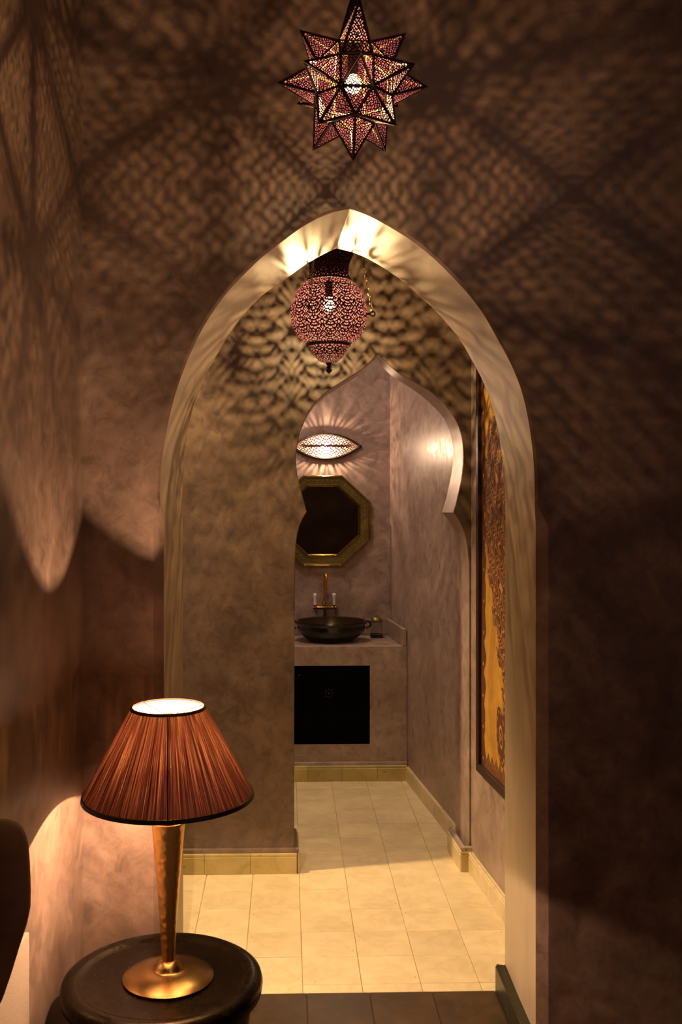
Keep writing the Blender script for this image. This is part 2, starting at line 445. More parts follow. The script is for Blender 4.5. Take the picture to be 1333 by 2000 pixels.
# ------------------------------------------------------------------ skirtings
def skirt(name, p, q, m, lip=None, h=.078, th=.022, tile=.2, off=0, mold=True, out=None):
    """skirting along the floor line p -> q; its tiles stand to the left of that direction"""
    p, q = Vector((*p, 0)), Vector((*q, 0)); L = (q-p).length; d = (q-p)/L; nrm = Vector((-d.y, d.x, 0))
    root = None
    b = MB(); b.add([p, q, q + nrm*(th-.006), p + nrm*(th-.006)], [(0,1,2,3)])
    v = []
    zt = h + (.013 if mold else 0) + (.016 if lip else 0)
    # backing body with the plaster lip on top
    pr = [(0,0),(th-.005,0),(th-.005,h-.002),(th-.007,h+(.012 if mold else 0)),(th-.010 if lip else .002, zt-.004),(0,zt)]
    v = [p + nrm*a + Vector((0,0,z)) for a, z in pr] + [q + nrm*a + Vector((0,0,z)) for a, z in pr]
    n = len(pr); f = [(i, (i+1) % n, (i+1) % n + n, i+n) for i in range(n)] + [tuple(range(n))[::-1], tuple(range(n, 2*n))]
    root = link(name, MB().add(v, f).me(name), lip or m, kind='structure')
    x = -off; i = 0
    while x < L - .004:
        a, c = max(x, 0) + .0008, min(x + tile, L) - .0008; x += tile
        if c - a < .01: continue
        prf = [(th-.006,.001),(th,.001),(th,h-.004),(th-.002,h-.001),(th-.006,h-.001)]
        if mold: prf = [(th-.006,.001),(th,.001),(th,h-.006),(th-.003,h-.003),(th-.001,h),(th-.001,h+.007),(th-.004,h+.011),(th-.006,h+.011)]
        n = len(prf)
        v = [p + d*a + nrm*s + Vector((0,0,z)) for s, z in prf] + [p + d*c + nrm*s + Vector((0,0,z)) for s, z in prf]
        f = [(k, (k+1) % n, (k+1) % n + n, k+n) for k in range(n)] + [tuple(range(n))[::-1], tuple(range(n, 2*n))]
        link('tile', MB().add(v, f).me('skirting_tile'), m, root)
    return root
jx = l2[0].x; jr = r2[0].x
skirt('baseboard_middle_left', (jx + .02, D2), (HX0, D2), M_skirt, M_hall, off=.2 - (jx + .02 - at(490, 1700, 4.33).x) % .2)
skirt('baseboard_middle_reveal_left', (jx, D2b), (jx, D2 - .018), M_skirt, M_hall, off=.05)
bpy.data.objects['baseboard_middle_reveal_left'].name = 'baseboard_reveal_left'
skirt('baseboard_middle_right', (jr + .03, D2), (jr - .038, D2), M_skirt, M_bath, tile=.3)
skirt('baseboard_reveal_right', (jr - .02, D2 - .018), (rb2[0].x - .018, D2b), M_tile, M_bath, tile=.13)
skirt('baseboard_hall_right', (HRX(3.31), 3.31), (HRX(4.35), 4.35), M_tile, None, off=.1, th=.018, h=.075)
skirt('baseboard_bathroom_right', (BRX(4.6), 4.6), (BRX(5.70), 5.70), M_tile, None, off=.07, th=.014, h=.07)
# dark glazed skirting inside the great arch and along the front wall
def dskirt(name, p, q, off=0): return skirt(name, p, q, M_gskirt, None, h=.088, th=.034, tile=.2085, off=off, mold=False)
dskirt('baseboard_arch_right', (xbR, D1 + .03), (xbR, D1b))
dskirt('baseboard_arch_left', (xbL, D1b), (xbL, D1 + .03))
dskirt('baseboard_back', (XR, D1), (at(1072, 1115, D1).x + .005, D1))

# ------------------------------------------------------------------ pierced metal
def pierce(b, P, Fv, mi=0):
    """marching squares: keeps the sheet where Fv > 0; P, Fv are grids [i][j]"""
    ni, nj = len(P), len(P[0]); idx = {}; verts = []; faces = []
    def vert(k, pos):
        if k not in idx: idx[k] = len(verts); verts.append(tuple(pos))
        return idx[k]
    for i in range(ni-1):
        Fi, Fn, Pi, Pn = Fv[i], Fv[i+1], P[i], P[i+1]
        for j in range(nj-1):
            a, c, d, e = Fi[j], Fn[j], Fn[j+1], Fi[j+1]
            if a <= 0 and c <= 0 and d <= 0 and e <= 0: continue
            ks = ((i,j),(i+1,j),(i+1,j+1),(i,j+1)); fs = (a, c, d, e); ps = (Pi[j], Pn[j], Pn[j+1], Pi[j+1])
            poly = []
            for q in range(4):
                r = (q+1) & 3
                if fs[q] > 0: poly.append(vert(ks[q], ps[q]))
                if (fs[q] > 0) != (fs[r] > 0):
                    t = fs[q] / (fs[q] - fs[r])
                    k = (ks[q], ks[r]) if ks[q] < ks[r] else (ks[r], ks[q])
                    pq, pr_ = ps[q], ps[r]
                    poly.append(vert(k, (pq[0]+(pr_[0]-pq[0])*t, pq[1]+(pr_[1]-pq[1])*t, pq[2]+(pr_[2]-pq[2])*t)))
            if len(poly) >= 3: faces.append(tuple(poly))
    b.add(verts, faces, mi); return b

def fret(x, y, p, t=.53):
    x = abs(x)
    a = abs(sin(pi*x/p + .95*sin(pi*y/p)))
    c = abs(sin(pi*y/p + .95*sin(pi*x/p)))
    return t - min(a, c)

def raw(b, name, mats, smooth=False):
    me = bpy.data.meshes.new(name); me.from_pydata(b.v, [], b.f)
    for k in mats: me.materials.append(k)
    me.polygons.foreach_set('material_index', b.mi)
    if smooth: me.polygons.foreach_set('use_smooth', [True]*len(b.f))
    me.update(); return me

# ---- star lantern: rhombic core with 18 square pyramids
ctr = at(690, 166, 2.11)
star = empty('star_lantern', ctr, 'pierced brass Moroccan star lantern with many points, glowing above the arch', 'lantern')
A = .0655; RT = .160; HI = 1.2071*A
def point_mesh():
    b = MB(); n = 66
    for s in range(4):
        ca, sa = cos(s*pi/2), sin(s*pi/2)
        hw = A/2; apo = A/2; Hh = RT - HI; sl = sqrt(Hh*Hh + apo*apo)
        P = []; Fv = []
        for i in range(n+1):
            v = i/n * .985; row = []; fr = []
            for j in range(49):
                u = (j/48*2 - 1) * hw * (1 - v); y = v*sl
                lx, ly, lz = u, -(apo*(1-v)), HI + Hh*v
                row.append((lx*ca - ly*sa, lx*sa + ly*ca, lz))
                edge = (hw*(1-v) - abs(u)) * sl / sqrt(sl*sl + hw*hw)
                bd = max(.0040 - edge, .0034 - y, (v - .86)*.1)
                fr.append(max(bd*200, fret(u, y, .0056)))
            P.append(row); Fv.append(fr)
        pierce(b, P, Fv)
    t = (0, 0, RT)
    for s in range(4):
        a1 = pi/4 + s*pi/2; a2 = a1 + pi/2; r = A/sqrt(2)
        p1 = Vector((r*cos(a1), r*sin(a1), HI)); p2 = Vector((r*cos(a2), r*sin(a2), HI))
        b.tube([p1, t], [.0021, .0009], 5, mi=1); b.tube([p1, p2], .0019, 5, mi=1)
    return raw(b, 'point', [M_lantern, M_edge])
def tri_mesh():
    b = MB(); hh = A*sqrt(3)/2; n = 40; P = []; Fv = []
    for i in range(n+1):
        v = i/n; row = []; fr = []
        for j in range(45):
            u = (j/44*2-1) * A/2 * (1-v)
            row.append((u, hh/3 - v*hh, 1.2743*A))
            bd = max(.003 - (A/2*(1-v) - abs(u))*.866, .003 - v*hh)
            fr.append(max(bd*200, fret(u, v*hh, .0056)))
        P.append(row); Fv.append(fr)
    pierce(b, P, Fv); return raw(b, 'panel', [M_lantern])
def orient(az, el, spin=0):
    d = Vector((cos(el)*cos(az), cos(el)*sin(az), sin(el)))
    e1 = Vector((-sin(az), cos(az), 0)); e2 = d.cross(e1)
    m = Matrix((e1, e2, d)).transposed().to_4x4()
    return m @ Matrix.Rotation(spin, 4, 'Z')
pm, trm = point_mesh(), tri_mesh()
az0 = atan2(-ctr.y, -ctr.x) + R(6)
dirs = [(az0 + k*pi/4, 0) for k in range(8)] + [(az0 + pi/4 + k*pi/2, -pi/4) for k in range(4)] + [(az0 + k*pi/2, pi/4) for k in range(4)]
dirs += [(az0, pi/2 - 1e-6), (az0 + pi/4, -pi/2 + 1e-6)]
for a, e in dirs:
    o = link('point', pm, None, star)
    k_ = 1.52 if e > 1 else 1.22 if (e > .1 and a == az0) else 1.0
    o.matrix_local = orient(a, e) @ Matrix.Translation((0, 0, HI*(1-k_))) @ Matrix.Diagonal((1, 1, k_, 1))
for k in range(4):
    o = link('panel', trm, None, star); o.matrix_local = orient(az0 + k*pi/2, -R(35.264))
    o = link('panel', trm, None, star); o.matrix_local = orient(az0 + pi/4 + k*pi/2, R(35.264)) @ Matrix.Rotation(pi, 4, 'Z')
def icos(r, c=(0,0,0), sub=2):
    bm = bmesh.new(); bmesh.ops.create_icosphere(bm, subdivisions=sub, radius=r); bmesh.ops.translate(bm, verts=bm.verts, vec=c)
    me = bpy.data.meshes.new('bulb'); bm.to_mesh(me); bm.free(); me.shade_smooth(); return me
link('bulb', icos(.019), M_bulb, star)
link('bulb_socket', MB().lathe([(.001,.07),(.012,.07),(.012,.028),(.009,.02),(.001,.02)], 16).me('socket', True), M_darkmetal, star)
link('rod', MB().tube([(0,0,.068),(0,0,.30)], .0035).me('rod', True), M_darkmetal, star)
def chain_mesh(p0, p1, ll=.026, r=.0014, w_=.007):
    p0, p1 = Vector(p0), Vector(p1); L = (p1-p0).length; d = (p1-p0)/L; n = max(1, int(L/(ll*.78))); b = MB()
    a = d.orthogonal().normalized(); c = d.cross(a)
    for i in range(n):
        o = p0 + d*(L*(i+.5)/n); s = a if i % 2 else c
        pts = [o + d*(cos(t)*ll/2) + s*(sin(t)*w_) for t in [2*pi*k/10 for k in range(10)]]
        b.tube(pts, r, 5, True)
    return b.me('chain', True)
link('chain', chain_mesh((0,0,.30), (0,0,3.498-ctr.z-.02)), M_darkmetal, star, kind='stuff')
link('ceiling_cap', MB().lathe([(.001,-.03),(.01,-.03),(.035,-.008),(.036,0),(.001,0)], 24, (0,0,3.499-ctr.z)).me('cap', True), M_darkmetal, star)
for k, (dx, dz) in enumerate(((-.0042, -.001), (0, .0032), (.0042, -.001))):      # the bent filament
    light('star_lantern_filament', 'POINT', ctr + Vector((dx, 0, dz)), 8, (1, .62, .29), .0014)

# ---- bulbous pierced lantern in the hall
lc = at(643, 612, 3.75); SC = 3.75/1950
hl = empty('hanging_lantern', (lc.x, lc.y, 0), 'round-bellied pierced brass lantern hanging on chains behind the great arch', 'lantern')
zc = lambda py: at(643, py, 3.75).z
def pierced_lathe(name, prof, nth, nz, patt, mats=None):
    """prof: [(r, z)]; patt(angle, arc length, r, frac) > 0 where metal stays"""
    pts = [Vector((r, 0, z)) for r, z in prof]; pts = smooth_pts(resample(pts, nz), 2)
    s = [0]
    for a, c in zip(pts, pts[1:]): s.append(s[-1] + (c-a).length)
    P = []; Fv = []
    for i, p in enumerate(pts):
        row = []; fr = []
        for j in range(nth+1):
            a = 2*pi*j/nth; row.append((p.x*cos(a), p.x*sin(a), p.z)); fr.append(patt(a, s[i], p.x, s[i]/s[-1]))
        P.append(row); Fv.append(fr)
    return raw(pierce(MB(), P, Fv), name, mats or [M_globe], True)
def floral(sectors, req, p, t):
    """interlaced scrolls, mirrored in each sector of the turned body"""
    wd = 2*pi*req/sectors
    def f(a, s, r, fr):
        x = (abs((a*sectors/(2*pi)) % 1 - .5) - .25) * wd
        y = s + .0022*sin(x*260)
        x2 = x + .0026*sin(s*190)
        g = fret(x2, y, p, t)
        e = min(fr, 1-fr)
        return max(g, (.014 - e)*30)
    return f
gprof = [(41,548),(52,556),(63,570),(71,588),(75,606),(75,622),(71,640),(62,656),(51,667),(41,673)]
px2 = lambda pr: [(r*SC, zc(y)) for r, y in pr]
link('globe', pierced_lathe('globe', px2(gprof), 620, 150, floral(14, .144, .0118, .60)), None, hl)
link('neck', pierced_lathe('neck', px2([(41,546),(39,534),(38,524),(41,512),(46,500),(51,486),(57,468),(64,450)]), 360, 70, floral(10, .09, .0105, .86)), None, hl)
link('lower_bowl', pierced_lathe('bowl', px2([(38,676),(35,685),(28,697),(18,706),(6,711)]), 360, 46, floral(10, .075, .0098, .60)), None, hl)
for nm, r_, y_ in (('rim_band', 41.5, 547), ('rim_band', 40.5, 674.5), ('rim_band', 65, 450)):
    b = MB(); zz = zc(y_); rr = r_*SC
    b.lathe([(rr-.002, zz-.004),(rr+.003, zz-.004),(rr+.004, zz),(rr+.003, zz+.004),(rr-.002, zz+.004),(rr-.002, zz-.004)], 64); link(nm, b.me('band', True), M_darkmetal, hl)
link('finial', MB().lathe([(.012, zc(708)),(.010, zc(712)),(.006, zc(715)),(.011, zc(717)),(.007, zc(719)),(.012, zc(722)),(.010, zc(726)),(.001, zc(730))], 16).me('finial', True), M_darkmetal, hl)
bz = zc(597)
link('bulb', icos(.022, (0,0,bz)), M_bulb, hl)
link('bulb_socket', MB().lathe([(.001,.09),(.014,.09),(.014,.03),(.001,.03)], 16, (0,0,bz)).me('socket', True), M_darkmetal, hl)
link('cord', MB().tube([(0,0,bz+.09),(0,0,3.05)], .003).me('cord', True), M_darkmetal, hl)
for k, ang in enumerate((R(2), R(242), R(122))):
    ra, rt = .146, .146; ca, sa = cos(ang), sin(ang); z0 = zc(612)
    b = MB().tube([(.140*ca,.140*sa,z0),(.158*ca,.158*sa,z0)], .005, 8)
    b.tube([(.165*ca + .009*cos(t)*ca, .165*sa + .009*cos(t)*sa, z0 + .009*sin(t)) for t in [2*pi*i/12 for i in range(12)]], .0028, 6, True)
    link('hook', b.me('hook', True), M_darkmetal, hl)
    top = (.035*ca, .035*sa, 3.0)
    link('chain', chain_mesh((.165*ca,.165*sa,z0+.006), top, .020, .0014, .0045), M_chain, hl, kind='stuff')
link('ceiling_cap', MB().lathe([(.001,-.06),(.04,-.055),(.055,-.02),(.06,0),(.001,0)], 24, (0,0,3.049)).me('cap', True), M_darkmetal, hl)
for k, (dx, dz) in enumerate(((-.004, -.001), (0, .003), (.004, -.001))):
    light('hanging_lantern_filament', 'POINT', (lc.x + dx, lc.y, bz + dz), 14, (1, .66, .29), .0022)

# ------------------------------------------------------------------ round table and table lamp
YL = 2.53; tcn = at(318, 1900, YL)
TH = .448
tbl = empty('round_table', (tcn.x, YL, 0), 'low round dark lacquered table with a raised rim, under the lamp', 'table')
link('tabletop', MB().lathe([(.0005,TH-.008),(.195,TH-.008),(.205,TH-.006),(.212,TH-.001),(.222,TH+.001),(.238,TH-.001),(.249,TH-.008),(.253,TH-.022),(.250,TH-.042),(.238,TH-.056),(.0005,TH-.056)], 96).me('top', True, angle=1.2), M_lacquer, tbl)
link('pedestal', MB().lathe([(.001,TH-.056),(.222,TH-.056),(.224,TH-.08),(.215,.30),(.19,.24),(.17,.18),(.18,.10),(.21,.03),(.215,0),(.001,0)], 72).me('pedestal', True), M_lacquer, tbl)
lp = at(329, 1903, YL); BZ = TH - .008
lamp = empty('table_lamp', (lp.x, YL, BZ), 'table lamp with dark red thread shade and hammered brass stem on the round table', 'lamp')
mm = YL/1950
zl = lambda py: at(329, py, YL).z - BZ
link('base', MB().lathe([(.001,0),(.112,0),(.1145,.002),(.1145,.005),(.110,.008),(.094,.014),(.074,.020),(.056,.023),(.042,.024),(.038,.026),(.035,.031),(.030,.037),(.024,.042),(.0185,.046),(.001,.046)], 96).me('base', True), M_brass, lamp)
stz0, stz1 = .045, zl(1606)
pr = [(.0165 + (.0425-.0165)*(t**1.25), stz0 + (stz1-stz0)*t) for t in [i/30 for i in range(31)]]
pr += [(.0455, stz1+.001), (.0455, stz1+.004), (.041, stz1+.004), (.038, stz1-.03), (.001, stz1-.04)]
link('stem', MB().lathe(pr, 48).me('stem', True), M_hammer, lamp)
zb, zt, rb, rt = zl(1553), zl(1381), 165*mm, 71.5*mm
bulz = zt - rt*1.39
# pleated thread shade with UV round (u) and up (v)
def shade_mesh(off, pleats, depth, n=720, rows=6):
    v = []; f = []; uv = []
    for i in range(rows+1):
        t = i/rows
        for k in range(n):
            a = 2*pi*k/n
            w_ = abs(sin(a*pleats/2)) ** .7 * depth * (.5 + .5*(1-t)) + .0006*sin(a*311) * (1-t)
            r = rb + (rt-rb)*t + off - depth*.5 + w_
            v.append((r*cos(a), r*sin(a), zb + (zt-zb)*t))
    for i in range(rows):
        for k in range(n): f.append((i*n+k, i*n+(k+1) % n, (i+1)*n+(k+1) % n, (i+1)*n+k))
    me = mesh('shade', v, f, True); ul = me.uv_layers.new(name='UVMap')
    for p in me.polygons:
        i, k = divmod(p.index, n)
        for li, (du, dv) in zip(p.loop_indices, ((0,0),(1,0),(1,1),(0,1))): ul.data[li].uv = ((k+du)/n, (i+dv)/rows)
    return me
M_shade = bpy.data.materials.new('red_thread_shade'); M_shade.use_nodes = True; nt = M_shade.node_tree; nt.nodes.clear()
out = nt.nodes.new('ShaderNodeOutputMaterial')
uvn = nt.nodes.new('ShaderNodeUVMap'); mp = nt.nodes.new('ShaderNodeMapping'); mp.inputs['Scale'].default_value = (900, 1.2, 1)
nt.links.new(uvn.outputs[0], mp.inputs[0]); n1 = nt.nodes.new('ShaderNodeTexNoise'); n1.inputs['Scale'].default_value = 1; n1.inputs['Detail'].default_value = 3; n1.inputs['Roughness'].default_value = .7
nt.links.new(mp.outputs[0], n1.inputs['Vector'])
mp2 = nt.nodes.new('ShaderNodeMapping'); mp2.inputs['Scale'].default_value = (190, .3, 1); nt.links.new(uvn.outputs[0], mp2.inputs[0])
n2 = nt.nodes.new('ShaderNodeTexNoise'); n2.inputs['Scale'].default_value = 1; n2.inputs['Detail'].default_value = 2; nt.links.new(mp2.outputs[0], n2.inputs['Vector'])
tcol = mix(nt, 1, ramp(nt, n1.outputs['Fac'], [(.38, (.03,.004,.004)), (.50, (.30,.045,.028)), (.60, (.85,.26,.12)), (.70, (1,.70,.45))]), ramp(nt, n2.outputs['Fac'], [(.34, (.18,.10,.10)), (.62, (1,1,1))]), 'MULTIPLY')
trl = nt.nodes.new('ShaderNodeBsdfTranslucent'); nt.links.new(tcol, trl.inputs[0])
dif = nt.nodes.new('ShaderNodeBsdfPrincipled'); dif.inputs['Base Color'].default_value = (.075,.014,.012,1); dif.inputs['Roughness'].default_value = .45
trp = nt.nodes.new('ShaderNodeBsdfTransparent'); trp.inputs[0].default_value = (1,.60,.14,1)
m1 = nt.nodes.new('ShaderNodeMixShader'); m1.inputs[0].default_value = .02
nt.links.new(dif.outputs[0], m1.inputs[1]); nt.links.new(trl.outputs[0], m1.inputs[2])
m2 = nt.nodes.new('ShaderNodeMixShader'); gap = ramp(nt, n1.outputs['Fac'], [(.53, (.0,)*3), (.68, (.085,)*3)])
nt.links.new(gap, m2.inputs[0]); nt.links.new(m1.outputs[0], m2.inputs[1]); nt.links.new(trp.outputs[0], m2.inputs[2])
nt.links.new(m2.outputs[0], out.inputs[0])
M_lining = bpy.data.materials.new('white_shade_lining'); M_lining.use_nodes = True; nt = M_lining.node_tree; nt.nodes.clear()
out = nt.nodes.new('ShaderNodeOutputMaterial'); trl = nt.nodes.new('ShaderNodeBsdfTranslucent'); dd = nt.nodes.new('ShaderNodeBsdfDiffuse')
trl.inputs[0].default_value = (.9,.75,.55,1); dd.inputs[0].default_value = (.50,.44,.38,1)
m1 = nt.nodes.new('ShaderNodeMixShader'); m1.inputs[0].default_value = .15
nt.links.new(dd.outputs[0], m1.inputs[1]); nt.links.new(trl.outputs[0], m1.inputs[2])
m2 = nt.nodes.new('ShaderNodeMixShader'); m2.inputs[0].default_value = .60; trp = nt.nodes.new('ShaderNodeBsdfTransparent')
nt.links.new(m1.outputs[0], m2.inputs[1]); nt.links.new(trp.outputs[0], m2.inputs[2]); nt.links.new(m2.outputs[0], out.inputs[0])
sh = link('lamp_shade', shade_mesh(0, 72, .004), M_shade, lamp)
link('lining', MB().lathe([(rb-.006, zb+.002), (rt-.005, zt-.001)], 96).me('lining', True), M_lining, sh)
M_trimb = simple('black_trim', (.012,.008,.010), .5); M_trimr = simple('dark_red_trim', (.10,.02,.012), .5)
link('bottom_trim', MB().lathe([(rb-.004,zb-.003),(rb+.003,zb-.003),(rb+.001,zb+.007),(rb-.005,zb+.007),(rb-.004,zb-.003)], 96).me('trim', True), M_trimb, sh, label='black trim band')
link('top_trim', MB().lathe([(rt-.004,zt-.006),(rt+.003,zt-.004),(rt+.0015,zt+.002),(rt-.003,zt+.003),(rt-.004,zt-.006)], 96).me('trim', True), M_trimr, sh)
b = MB()
for a in (R(-84),):
    b.tube([((rb+.001)*cos(a),(rb+.001)*sin(a),zb+.006),((rt+.001)*cos(a),(rt+.001)*sin(a),zt-.005)], .0014, 5)
link('seam', b.me('seam'), M_trimb, sh)
b = MB()
for k in range(3):
    a = R(20 + 120*k); b.tube([(.012*cos(a),.012*sin(a),zt-.02),((rt-.003)*cos(a),(rt-.003)*sin(a),zt-.002)], .0012, 5)
link('shade_fitter', b.lathe([(.010,zt-.022),(.014,zt-.022),(.014,zt-.018),(.010,zt-.018),(.010,zt-.022)], 20).me('fitter'), M_brass, lamp)
link('bulb', icos(.022, (0,0,bulz)), M_bulb, lamp)
link('bulb_socket', MB().lathe([(.001,stz1-.02),(.015,stz1-.02),(.015,bulz-.03),(.012,bulz-.022),(.001,bulz-.022)], 20).me('socket', True), M_brass, lamp)
light('table_lamp_filament', 'POINT', (lp.x, YL, BZ + bulz), 58, (1, .66, .41), .006)

# ------------------------------------------------------------------ chair and linen panel at the left edge
chx, chy = -.478, 1.30
ch = empty('chair', (chx, chy, 0), 'dark brown leather balloon-back chair cut off by the left edge', 'chair')
def silhouette(Y):
    R_ = [(58,1740),(56.5,1690),(53,1648),(45,1622),(32,1608),(14,1602)]
    L_ = [(57.5,1775),(50,1810),(36,1852),(20,1905),(2,1958)]
    return R_, L_
up_, dn_ = silhouette(chy)
rt_ = [at(u, v, chy) - Vector((chx, chy, 0)) for u, v in reversed(up_)] + [at(u, v, chy) - Vector((chx, chy, 0)) for u, v in dn_]
rt_ = [Vector((.0, 0, rt_[0].z + .002)), Vector((.04, 0, rt_[0].z + .001))] + rt_ + [Vector((.03, 0, rt_[-1].z - .05))]
hc = resample(rt_, 40)
ring = hc + [Vector((-p.x, 0, p.z)) for p in reversed(hc[1:])]
cz = sum(p.z for p in ring)/len(ring)
b = MB(); v = []; f = []; n = len(ring)
lv = [(.0,-.030),(.80,-.029),(.93,-.022),(1.0,-.006),(1.0,.006),(.93,.022),(.8,.029),(.0,.030)]
for s_, dy in lv:
    for p in ring: v.append((p.x*s_, dy, cz + (p.z-cz)*s_))
for i in range(len(lv)-1):
    for k in range(n): f.append((i*n+k, i*n+(k+1) % n, (i+1)*n+(k+1) % n, (i+1)*n+k))
zmin = min(p.z for p in ring)
link('backrest', b.add(v, f).me('backrest', True), M_leather, ch)
b = MB().tube([(0,0,zmin+.03),(0,-.01,.665),(0,-.02,.49)], [.032,.028,.03], 12); link('back_post', b.me('post', True), M_wood, ch)
link('seat', MB().box(-.135,.135,-.36,.0,.43,.50).me('seat', True, bevel=.02, seg=3), M_leather, ch)
for sx in (-1, 1):
    for yy in (-.33, -.03):
        link('leg', MB().tube([(sx*.115,yy,.44),(sx*.115,yy,.0)], [.016,.011], 10).me('leg', True), M_wood, ch)
pY0, pY1 = 2.293, .9
px0, px1 = LWX(pY0), LWX(pY1)
b = MB()
b.add([(px0+.001,pY0,0),(px1+.001,pY1,0),(px1+.02,pY1,0),(px0+.02,pY0,0),(px0+.001,pY0,.665),(px1+.001,pY1,.665),(px1+.02,pY1,.665),(px0+.02,pY0,.665)],
      [(3,2,1,0),(4,5,6,7),(0,1,5,4),(1,2,6,5),(2,3,7,6),(3,0,4,7)])
pn = link('linen_panel', b.me('panel', True, bevel=.004, seg=2), M_linen)
tag(pn, 'beige linen-covered panel against the left wall, behind the dark chair', 'panel')

# ------------------------------------------------------------------ picture on the hall's right wall
fr0 = 4.18; frT = 2.22; frB = .487; LEN = .78
wdir = Vector((.09, -1, 0)).normalized(); wn = Vector((-1, -.09, 0)).normalized()
po = Vector((HRX(fr0), fr0, 0)) + wn*.001
pic = empty('framed_textile', (po.x, po.y, frB), 'framed gold and brown patterned textile hanging on the right hall wall', 'picture')
def W(a, z, d): return wdir*a + wn*d + Vector((0,0,z))
PH = frT - frB; fw = .035
b = MB()
def bar(a0, a1, z0, z1):
    v = [W(a,z,d) for d in (0,.028) for a, z in ((a0,z0),(a1,z0),(a1,z1),(a0,z1))]
    b.add(v, [(0,1,2,3),(7,6,5,4),(0,4,5,1),(1,5,6,2),(2,6,7,3),(3,7,4,0)])
for nm, q in (('frame_rail', (0, LEN, 0, fw)), ('frame_rail', (0, LEN, PH-fw, PH)), ('frame_stile', (0, fw, fw, PH-fw)), ('frame_stile', (LEN-fw, LEN, fw, PH-fw))):
    b = MB(); bar(*q); link(nm, b.me('frame', bevel=.003), M_wood, pic)
# printed cloth, colour worked out per vertex
GA, GZ = 230, 560
cw, chh = LEN - 2*fw, PH - 2*fw
def cloth(a, z):
    ad = min(a, cw - a); zz = z + frB + fw
    gold = (.50,.27,.03); gold2 = (.42,.21,.025); br = (.105,.030,.008); ln = (.50,.24,.07)
    # scalloped dark border with pale dots
    bord = .040 + .014*abs(sin(pi*zz/.13))*1.4 + .004*sin(zz*60)
    if ad < bord:
        if (ad-.026)**2 + (((zz+.03) % .13) - .065)**2 < .007**2: return ln
        return br
    botb = .04 + .035*abs(((a/.05) % 1)*2 - 1)
    if z < botb or chh - z < botb: return br if (a*140+z*90) % 3 > .5 else ln
    # dense field with a stepped edge
    if zz < 1.42: eb = .06 + (1.42-zz)*.44
    elif zz < 1.72: eb = .03
    else: eb = .03 + (zz-1.72)*.42
    eb += .018*(1 if sin(zz*42) > 0 else -1)
    if zz > .80 and ad > eb:
        q = sin(ad*95 + 2.6*sin(zz*44) + 1.5*sin(zz*83+ad*60)); q2 = sin(zz*78 + 2.8*sin(ad*62 + zz*21))
        if abs(q) < .30 or abs(q2) < .26: return ln
        return br
    # paisley
    for ca, cz_ in ((.265,.70),(cw-.265,.70),(cw/2,.74)):
        u, v_ = (a-ca)/.062, (zz-cz_)/.115
        u2 = u + .35*v_*abs(v_)
        r = sqrt(u2*u2+v_*v_)
        if r < 1:
            if .30 < r < .40 or (.80 < r < .90 and sin(atan2(v_,u2)*11) > .3): return ln
            if r < .14: return gold
            return br
    return gold if sin(a*31+sin(zz*9)) > -.4 else gold2
v = []; f = []; cols = []
for i in range(GZ+1):
    for j in range(GA+1):
        a, z = cw*j/GA, chh*i/GZ
        v.append(W(fw + a, fw + z, .012 + .0015*sin(a*21+z*5))); cols.append(cloth(a, z))
for i in range(GZ):
    for j in range(GA):
        q = i*(GA+1)+j; f.append((q, q+1, q+GA+2, q+GA+1))
me = mesh('textile', v, f, True); ca_ = me.color_attributes.new('print', 'FLOAT_COLOR', 'POINT')
flat = []
for c in cols: flat += [*c, 1.0]
ca_.data.foreach_set('color', flat)
M_cloth, nt, b_ = newmat('printed_cloth'); at_ = nt.nodes.new('ShaderNodeAttribute'); at_.attribute_name = 'print'
wv = ramp(nt, noise(nt, 14, 5, .6), [(.3, (.72,)*3), (.7, (1.1,)*3)])
nt.links.new(mix(nt, 1, at_.outputs['Color'], wv, 'MULTIPLY'), b_.inputs['Base Color']); b_.inputs['Roughness'].default_value = .7
link('textile', me, M_cloth, pic)
link('backing_board', (lambda q: q.add([W(a,z,d) for d in (.001,.008) for a, z in ((.01,.01),(LEN-.01,.01),(LEN-.01,PH-.01),(.01,PH-.01))], [(0,1,2,3),(7,6,5,4),(0,4,5,1),(1,5,6,2),(2,6,7,3),(3,7,4,0)]))(MB()).me('board'), M_wood, pic)

# ------------------------------------------------------------------ bathroom: vanity
VF = 5.70; VXR = BRX(VF) - .003; VXL = -.44
zct = at(700, 1263, VF).z
van = empty('vanity_counter', (.2, VF, 0), 'built-in plaster washstand counter with raised edge and dark cupboard opening', 'counter')
vl = Vector((.2, VF, 0))
def loc(b):
    b.v = [(x-vl.x, y-vl.y, z-vl.z) for x, y, z in b.v]; return b
dxl, dxr = at(577, 1400, VF).x - .06, at(723, 1400, VF).x
dz0, dz1 = at(700, 1454, VF).z, at(700, 1300, VF).z
b = MB()
b.box(VXL, VXR, VF, VF+.03, 0, dz0).box(VXL, VXR, VF, VF+.03, dz1, zct).box(VXL, dxl, VF, VF+.03, dz0, dz1).box(dxr, VXR, VF, VF+.03, dz0, dz1)
xb_ = BRX(YB) - .004
b.add([(VXL,VF+.03,zct-.03),(VXR,VF+.03,zct-.03),(xb_,YB-.001,zct-.03),(VXL,YB-.001,zct-.03),(VXL,VF+.03,zct),(VXR,VF+.03,zct),(xb_,YB-.001,zct),(VXL,YB-.001,zct)], [(3,2,1,0),(4,5,6,7),(0,1,5,4),(1,2,6,5),(2,3,7,6),(3,0,4,7)])
link('body', loc(b).me('body'), M_bath, van)
b = MB()
xr_b = BRX(YB) - .004
zu = zct + .10
